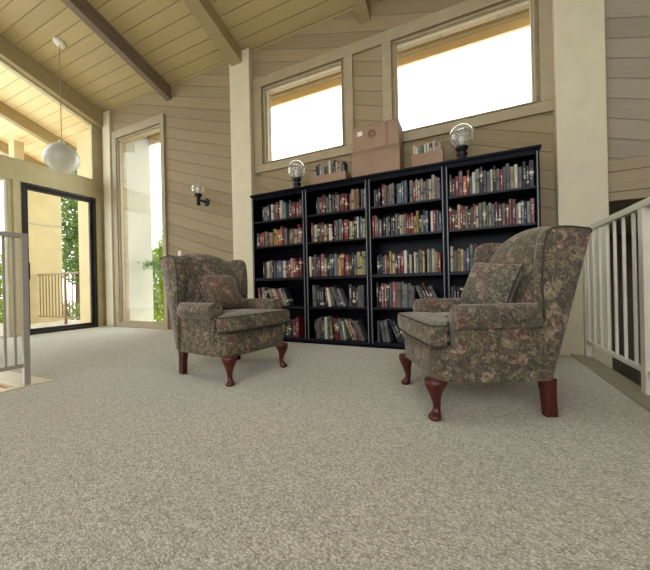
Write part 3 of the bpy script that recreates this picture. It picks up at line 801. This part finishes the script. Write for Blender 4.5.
# ------------------------------------------------------------------ wing chairs
def chair(ang, loc, label):
    t = thing('wing_chair', label, 'armchair', loc, ang, 'floral wing chairs')
    # lower box with the front apron
    plan = rounded([(-0.245, -0.345), (0.27, -0.345), (0.325, -0.27), (0.325, 0.27), (0.27, 0.345), (-0.245, 0.345)], [0.03, 0.05, 0.06, 0.06, 0.05, 0.03], 4)
    bm = bmesh.new()
    def ring(z, s, sh=0.0):
        return [(x * s + sh, y * s, z) for x, y in plan]
    add_loft(bm, [ring(0.203, 0.965), ring(0.21, 0.99), ring(0.23, 1.0), ring(0.33, 1.0), ring(0.365, 0.995), ring(0.384, 0.96)])
    link('seat_base', bm, 'fabric', t, smooth=True, mods=[])
    # arms: side panel topped by a roll, run from the back to a rounded front
    prof = [(0.350, 0.206), (0.350, 0.30), (0.346, 0.42), (0.342, 0.472), (0.346, 0.480), (0.372, 0.487), (0.390, 0.507), (0.399, 0.535), (0.396, 0.565), (0.380, 0.590), (0.355, 0.602), (0.328, 0.605), (0.298, 0.597), (0.276, 0.578), (0.266, 0.55), (0.264, 0.50), (0.264, 0.42), (0.264, 0.206)]
    cy, cz = 0.325, 0.50
    for s in (1, -1):
        bm = bmesh.new()
        rings = []
        for x, k in ((-0.262, 1.0), (-0.25, 1.0), (-0.235, 1.0), (-0.18, 1.0), (-0.1, 1.0), (0.1, 1.0), (0.180, 1.0), (0.197, 0.985), (0.208, 0.95), (0.213, 0.88)):
            rr = []
            for y, z in prof:
                zz = cz + (z - cz) * k if z > 0.3 else z
                yy = cy + (y - cy) * k
                if x < -0.2 and yy > 0.346: yy = 0.346
                xs = x - max(0.0, (z - 0.206)) * 0.22 if x < -0.24 else (x + 0.012 * max(0, 1 - abs(z - 0.54) / 0.07) if x > 0.175 else x)
                rr.append((xs, s * yy, zz))
            rings.append(rr)
        add_loft(bm, rings)
        arm = link('armrest', bm, 'fabric', t, smooth=True)
        arm.data.set_sharp_from_angle(angle=0.9)
        bm = bmesh.new()
        add_tube(bm, [(0.209 + 0.010 * max(0, 1 - abs(z - 0.54) / 0.07), s * (cy + (y - cy) * 0.95), cz + (z - cz) * 0.95 if z > 0.3 else z) for y, z in prof[1:-1]], 0.0045, 6)
        link('piping', bm, 'fabric', arm, smooth=True)
    # wings
    wp = rounded([(-0.262, 0.214), (-0.228, 0.214), (-0.222, 0.555), (-0.214, 0.70), (-0.217, 0.85), (-0.245, 0.993), (-0.36, 0.998), (-0.474, 0.982)],
                 [0.008, 0.008, 0.05, 0.05, 0.08, 0.10, 0.04, 0.02], 5)
    for s in (1, -1):
        bm = bmesh.new()
        mx, mz = -0.33, 0.66
        rings = []
        for y, k in ((0.296, 0.95), (0.300, 0.98), (0.318, 1.0), (0.345, 1.0), (0.362, 0.99), (0.366, 0.97)):
            rings.append([(mx + (x - mx) * k, s * (y + 0.010 * (z - 0.6) + 0.0 * x), mz + (z - mz) * k) for x, z in wp])
        add_loft(bm, rings)
        wing = link('wing', bm, 'fabric', t, smooth=True)
        bm = bmesh.new()
        k = 0.975
        add_tube(bm, [(mx + (x - mx) * k, s * (0.366 + 0.010 * (z - 0.6) + 0.0 * x), mz + (z - mz) * k) for x, z in wp[12:]], 0.004, 6)
        link('piping', bm, 'piping', wing, smooth=True)
    # back with arched crest
    bm = bmesh.new()
    rings = []
    ny = 13
    for i in range(ny):
        q = -1 + 2 * i / (ny - 1); y = 0.325 * q
        top = 1.045 - 0.075 * q * q - 0.02 * abs(q) ** 6
        bul = 0.035 * (1 - q * q)
        rz = lambda z: -0.262 - 0.268 * (z - 0.206)                      # rear face line
        pr = [(rz(0.21) + 0.005, 0.21), (rz(0.45), 0.45), (rz(0.7), 0.7), (rz(top - 0.04), top - 0.04), (rz(top) + 0.02, top - 0.008), (rz(top) + 0.06, top + 0.004),
              (rz(top) + 0.105, top - 0.012), (rz(top) + 0.135 + bul * 0.3, top - 0.06), (rz(0.8) + 0.14 + bul * 0.8, 0.8), (rz(0.65) + 0.14 + bul, 0.65), (rz(0.5) + 0.13 + bul * 0.8, 0.5), (rz(0.38) + 0.12, 0.38), (rz(0.3) + 0.1, 0.24)]
        rings.append([(x, y, z) for x, z in pr])
    add_loft(bm, rings)
    link('backrest', bm, 'fabric', t, smooth=True, mods=[SUB(1)])
    # loose T cushion
    plan = rounded([(-0.20, -0.258), (0.256, -0.258), (0.262, -0.362), (0.345, -0.357), (0.358, 0.0), (0.345, 0.357), (0.262, 0.362), (0.256, 0.258), (-0.20, 0.258)],
                   [0.03, 0.012, 0.02, 0.035, 0.3, 0.035, 0.02, 0.012, 0.03], 4)
    def cring(z, g):
        out = []
        for x, y in plan:
            v = Vector((x - 0.09, y)); L = v.length
            v = v * max(0.0, (L - g) / L)
            out.append((v.x + 0.09, v.y, z + (0.004 * (1 - (y / 0.34) ** 2) if z > 0.49 else 0)))
        return out
    bm = bmesh.new()
    add_loft(bm, [cring(0.386, 0.04), cring(0.388, 0.012), cring(0.396, 0.002), cring(0.42, -0.006), cring(0.45, -0.009), cring(0.475, -0.008), cring(0.494, -0.004), cring(0.503, 0.004), cring(0.509, 0.03), cring(0.516, 0.10), cring(0.521, 0.2)])
    cu = link('seat_cushion', bm, 'fabric', t, smooth=True)
    bm = bmesh.new(); add_tube(bm, [Vector(v) for v in cring(0.498, -0.001)], 0.0045, 6, True); link('piping', bm, 'piping', cu, smooth=True)
    bm = bmesh.new(); add_tube(bm, [Vector(v) for v in cring(0.395, -0.001)], 0.0045, 6, True); link('piping', bm, 'piping', cu, smooth=True)
    # legs
    for s in (1, -1):
        bm = bmesh.new()
        rings = []
        d = Vector((0.75, 0.55 * s)).normalized()
        for z, r, o in ((0.210, 0.062, -0.010), (0.195, 0.060, -0.004), (0.175, 0.052, 0.004), (0.145, 0.038, 0.006), (0.11, 0.0265, 0.000), (0.08, 0.0205, -0.006), (0.055, 0.019, -0.006), (0.036, 0.023, 0.002), (0.022, 0.031, 0.012), (0.010, 0.033, 0.015), (0.0, 0.026, 0.014)):
            c = Vector((0.302, 0.285 * s)) + d * o
            n = 16
            rings.append([(c.x + r * math.cos(2 * PI * j / n), c.y + r * math.sin(2 * PI * j / n), z) for j in range(n)])
        add_loft(bm, rings); link('leg', bm, 'mahogany', t, smooth=True)
        bm = bmesh.new()
        rings = []
        for z, x0, x1, h in ((0.206, -0.325, -0.235, 0.026), (0.17, -0.325, -0.250, 0.024), (0.13, -0.325, -0.258, 0.022), (0.06, -0.328, -0.263, 0.021), (0.0, -0.332, -0.268, 0.020)):
            y = 0.285 * s
            rings.append([(x0, y - h, z), (x1, y - h, z), (x1, y + h, z), (x0, y + h, z)])
        add_loft(bm, rings); link('leg', bm, 'mahogany', t, mods=[BEV(0.005)])
    return t
A_R, A_L = math.radians(205), math.radians(-9)
C_R, C_L = Vector((-0.015, 2.108, 0)), Vector((-1.857, 2.082, 0))
chair(A_R, C_R, 'floral wing chair standing by the white railing at right, lighter in colour')
chair(A_L, C_L, 'floral wing chair before the left end of the bookcases, darker')

def pillow(ang, base, local, rot, size, label, mat):
    bm = bmesh.new()
    n = 14
    def pt(i, j, side):
        u = -1 + 2 * i / n; v = -1 + 2 * j / n
        pin = 1 - 0.07 * (1 - abs(u) ** 2) * abs(v) ** 6
        pin2 = 1 - 0.07 * (1 - abs(v) ** 2) * abs(u) ** 6
        th = 0.072 * ((1 - u ** 4) * (1 - v ** 4)) ** 0.55
        return (side * th, u * size / 2 * pin2, v * size / 2 * pin)
    grid = {}
    for side in (1, -1):
        for i in range(n + 1):
            for j in range(n + 1):
                edge = i in (0, n) or j in (0, n)
                key = (i, j, 0 if edge else side)
                if key not in grid: grid[key] = bm.verts.new(pt(i, j, side))
    K = lambda i, j, s: grid[(i, j, 0 if (i in (0, n) or j in (0, n)) else s)]
    for s in (1, -1):
        for i in range(n):
            for j in range(n):
                bm.faces.new((K(i, j, s), K(i + 1, j, s), K(i + 1, j + 1, s), K(i, j + 1, s)))
    bmesh.ops.recalc_face_normals(bm, faces=bm.faces)
    o = link('throw_pillow', bm, mat, None, smooth=True)
    Rz = Matrix.Rotation(ang, 4, 'Z')
    Lm = Matrix.Translation(local) @ Matrix.Rotation(rot[2], 4, 'Z') @ Matrix.Rotation(rot[1], 4, 'Y') @ Matrix.Rotation(rot[0], 4, 'X')
    o.matrix_world = Matrix.Translation(base) @ Rz @ Lm
    tag(o, label, 'pillow', 'floral throw pillows')
    bm = bmesh.new()
    loop = [pt(i, 0, 0) for i in range(n)] + [pt(n, j, 0) for j in range(n)] + [pt(i, n, 0) for i in range(n, 0, -1)] + [pt(0, j, 0) for j in range(n, 0, -1)]
    add_tube(bm, loop, 0.005, 6, True); link('piping', bm, 'piping', o, smooth=True)
    return o
pillow(A_R, C_R, (-0.092, 0.100, 0.690), (math.radians(-7), math.radians(-22), math.radians(24)), 0.31, 'square grey patterned pillow propped in the armchair by the white railing', 'fabric_grey')
pillow(A_L, C_L, (-0.105, -0.035, 0.677), (0.0, math.radians(-34), math.radians(-4)), 0.36, 'square brownish floral pillow propped in the darker armchair at left', 'fabric_brown')

# ------------------------------------------------------------------ things on top of the bookcases
ZT = BH + 0.0005
def carton(x0, x1, y0, y1, z0, z1, label):
    t = thing('carton', label, 'box', ((x0 + x1) / 2, (y0 + y1) / 2, z0), 0, 'big cartons stacked on the bookcases')
    hx, hy, h = (x1 - x0) / 2, (y1 - y0) / 2, z1 - z0
    link('carton_body', box(-hx, hx, -hy, hy, 0, h - 0.006), 'card', t, mods=[BEV(0.004)])
    bm = bmesh.new(); add_box(bm, -hx, hx, -hy, -0.002, h - 0.006, h)
    link('flap', bm, 'card', t); link('flap', box(-hx, hx, 0.002, hy, h - 0.006, h), 'card', t)
    return t, hx, hy, h
YC0, YC1 = 3.42, 3.70
t, hx, hy, h = carton(-1.215, -0.655, YC0, YC1, ZT, 2.262, 'big brown cardboard carton under another on the bookcases')
link('tape', box(-hx, hx, -hy - 0.0015, -hy - 0.0003, h - 0.045, h - 0.008), 'tape', t)
t, hx, hy, h = carton(-1.200, -0.665, YC0, YC1, 2.2625, 2.535, 'big brown carton on top of another, with round stamp and white sticker')
link('sticker', box(-hx + 0.065, -hx + 0.125, -hy - 0.0015, -hy - 0.0003, h - 0.105, h - 0.055), 'label', t)
bm = bmesh.new()
for rr in (0.042, 0.024):
    add_tube(bm, [(-0.03 + rr * math.cos(a * PI / 12), -hy - 0.001, h - 0.105 + rr * math.sin(a * PI / 12)) for a in range(24)], 0.0045, 6, True)
link('round_stamp', bm, 'card_dark', t)
link('tape', box(0.12, 0.16, -hy - 0.0015, -hy - 0.0003, 0.0, h - 0.01), 'tape', t)

def tray(x0, x1, y0, y1, h, label, spec, bh, where, right_tall=False):
    t = thing('book_box', label, 'box', ((x0 + x1) / 2, (y0 + y1) / 2, ZT))
    hx, hy = (x1 - x0) / 2, (y1 - y0) / 2
    link('bottom_panel', box(-hx, hx, -hy, hy, 0, 0.004), 'card', t)
    link('side_panel', box(-hx, hx, -hy, -hy + 0.005, 0.004, h), 'card', t)
    link('side_panel', box(-hx, hx, hy - 0.005, hy, 0.004, h), 'card', t)
    link('side_panel', box(-hx, -hx + 0.005, -hy + 0.005, hy - 0.005, 0.004, h), 'card', t)
    link('side_panel', box(hx - 0.005, hx, -hy + 0.005, hy - 0.005, 0.004, h * (1.75 if right_tall else 1)), 'card', t)
    nb = len(spec.replace('_', ''))
    w = (2 * hx - 0.03) / len(spec); x = x0 + 0.012; i = 0
    for ch in spec:
        if ch != '_':
            hh = rnd.uniform(*bh)
            book(ch, w * 0.9, 0.11, hh, (x + w / 2, y0 + 0.02 + rnd.uniform(0, 0.02), ZT + 0.0045), (0, 0, 0),
                 '%s paperback, %s from left in the open cardboard box %s' % (COL[ch][0], ORD[i], where), 'paperbacks in the box ' + where, 'paperback')
            i += 1
        x += w
tray(-1.755, -1.30, 3.44, 3.66, 0.125, 'low open cardboard box of paperbacks left of the cartons', 'cdgwwgtwgdcwcd', (0.19, 0.29), 'left of the cartons')
tray(-0.535, -0.215, 3.44, 3.66, 0.155, 'small open cardboard box of paperbacks right of the cartons', 'cwcgwwrwwc', (0.23, 0.275), 'right of the cartons', True)

def globe_light(x, y, z, s, label, mirror=1):
    t = thing('globe_light', label, 'lamp', (x, y, z), 0, 'loose globe lights on the bookcases')
    bm = bmesh.new(); add_lathe(bm, [(0.062, 0), (0.066, 0.008), (0.062, 0.022), (0.045, 0.032), (0.040, 0.05), (0.05, 0.058), (0.056, 0.075), (0.048, 0.09), (0.030, 0.098)], n=24)
    link('base', bm, 'black', t, smooth=True)
    bm = bmesh.new(); add_lathe(bm, [(0.028, 0.09), (0.03, 0.105), (0.055, 0.118), (0.062, 0.135), (0.058, 0.15), (0.03, 0.15)], n=24)
    link('fitter', bm, 'black', t, smooth=True)
    bm = bmesh.new(); add_sphere(bm, (0, 0, 0.14 + s * 0.92), s, 28, 18)
    link('globe', bm, 'globe_glass', t, smooth=True)
    bm = bmesh.new(); add_lathe(bm, [(0.012, 0.15), (0.014, 0.17), (0.026, 0.20), (0.03, 0.225), (0.022, 0.25), (0.006, 0.26)], n=16)
    link('bulb', bm, 'bulb', t, smooth=True)
globe_light(-0.035, 3.46, ZT, 0.122, 'clear globe light on black base standing right of the box of paperbacks')
globe_light(-1.975, 3.46, ZT, 0.122, 'clear globe light on black base at the bookcases\' left end')

# wall sconce between narrow window and post
t = thing('wall_sconce', 'black wall sconce with clear glass globe on the diagonal siding', 'lamp', (-3.84, YW, 2.11))
bm = bmesh.new()
add_tube(bm, [(0, 0, 0), (0, -0.012, 0), (0, -0.022, 0)], [0.062, 0.062, 0.045], 24); link('backplate', bm, 'black', t, smooth=True)
bm = bmesh.new(); add_tube(bm, [(0, -0.02, 0), (0, -0.12, 0.0), (0, -0.175, 0.0)], 0.016, 12); link('arm', bm, 'black', t, smooth=True)
bm = bmesh.new(); add_lathe(bm, [(0.012, -0.09), (0.028, -0.085), (0.03, 0.03), (0.035, 0.04), (0.055, 0.055), (0.058, 0.085), (0.04, 0.09)], (0, -0.175, 0), 20); link('lamp_holder', bm, 'black', t, smooth=True)
bm = bmesh.new(); add_sphere(bm, (0, -0.175, 0.175), 0.10, 26, 16); link('globe', bm, 'globe_glass', t, smooth=True)
bm = bmesh.new(); add_lathe(bm, [(0.012, 0.09), (0.026, 0.13), (0.03, 0.16), (0.02, 0.185), (0.005, 0.19)], (0, -0.175, 0), 16); link('bulb', bm, 'bulb', t, smooth=True)

# opal pendant
PX, PY = -5.70, 2.646
t = thing('pendant_lamp', 'large white opal globe pendant hanging before the glazed wall', 'lamp', (PX, PY, 2.785))
bm = bmesh.new(); add_sphere(bm, (0, 0, 0), 0.226, 40, 26); link('globe', bm, 'opal', t, smooth=True)
zc = ceil_z(PY) - 2.785
bm = bmesh.new(); add_tube(bm, [(0, 0, 0.25), (0, 0, 1.0), (0, 0, zc - 0.02)], 0.006, 8); link('cord', bm, 'trim', t)
bm = bmesh.new()
tl = math.atan(SL)
rings = []
for rr, dz in ((0.03, -0.05), (0.07, -0.035), (0.085, -0.015), (0.085, 0.0)):
    rings.append([(rr * math.cos(a * PI / 12), rr * math.sin(a * PI / 12) * math.cos(tl), zc + dz - rr * math.sin(a * PI / 12) * math.sin(tl)) for a in range(24)])
add_loft(bm, rings); link('canopy', bm, 'white', t, smooth=True)
bm = bmesh.new(); add_lathe(bm, [(0.04, 0.205), (0.042, 0.25), (0.03, 0.275), (0.01, 0.28)], n=20); link('cap', bm, 'white', t, smooth=True)

# wall switch just above the left chair's back
t = thing('wall_switch', 'small pale wall switch on the siding above the left chair', 'switch', (-4.49, YW, 1.30))
link('plate', box(-0.035, 0.035, -0.008, 0, -0.06, 0.06), 'white', t, mods=[BEV(0.003)])
link('toggle', box(-0.006, 0.006, -0.02, -0.008, -0.012, 0.012), 'white', t)
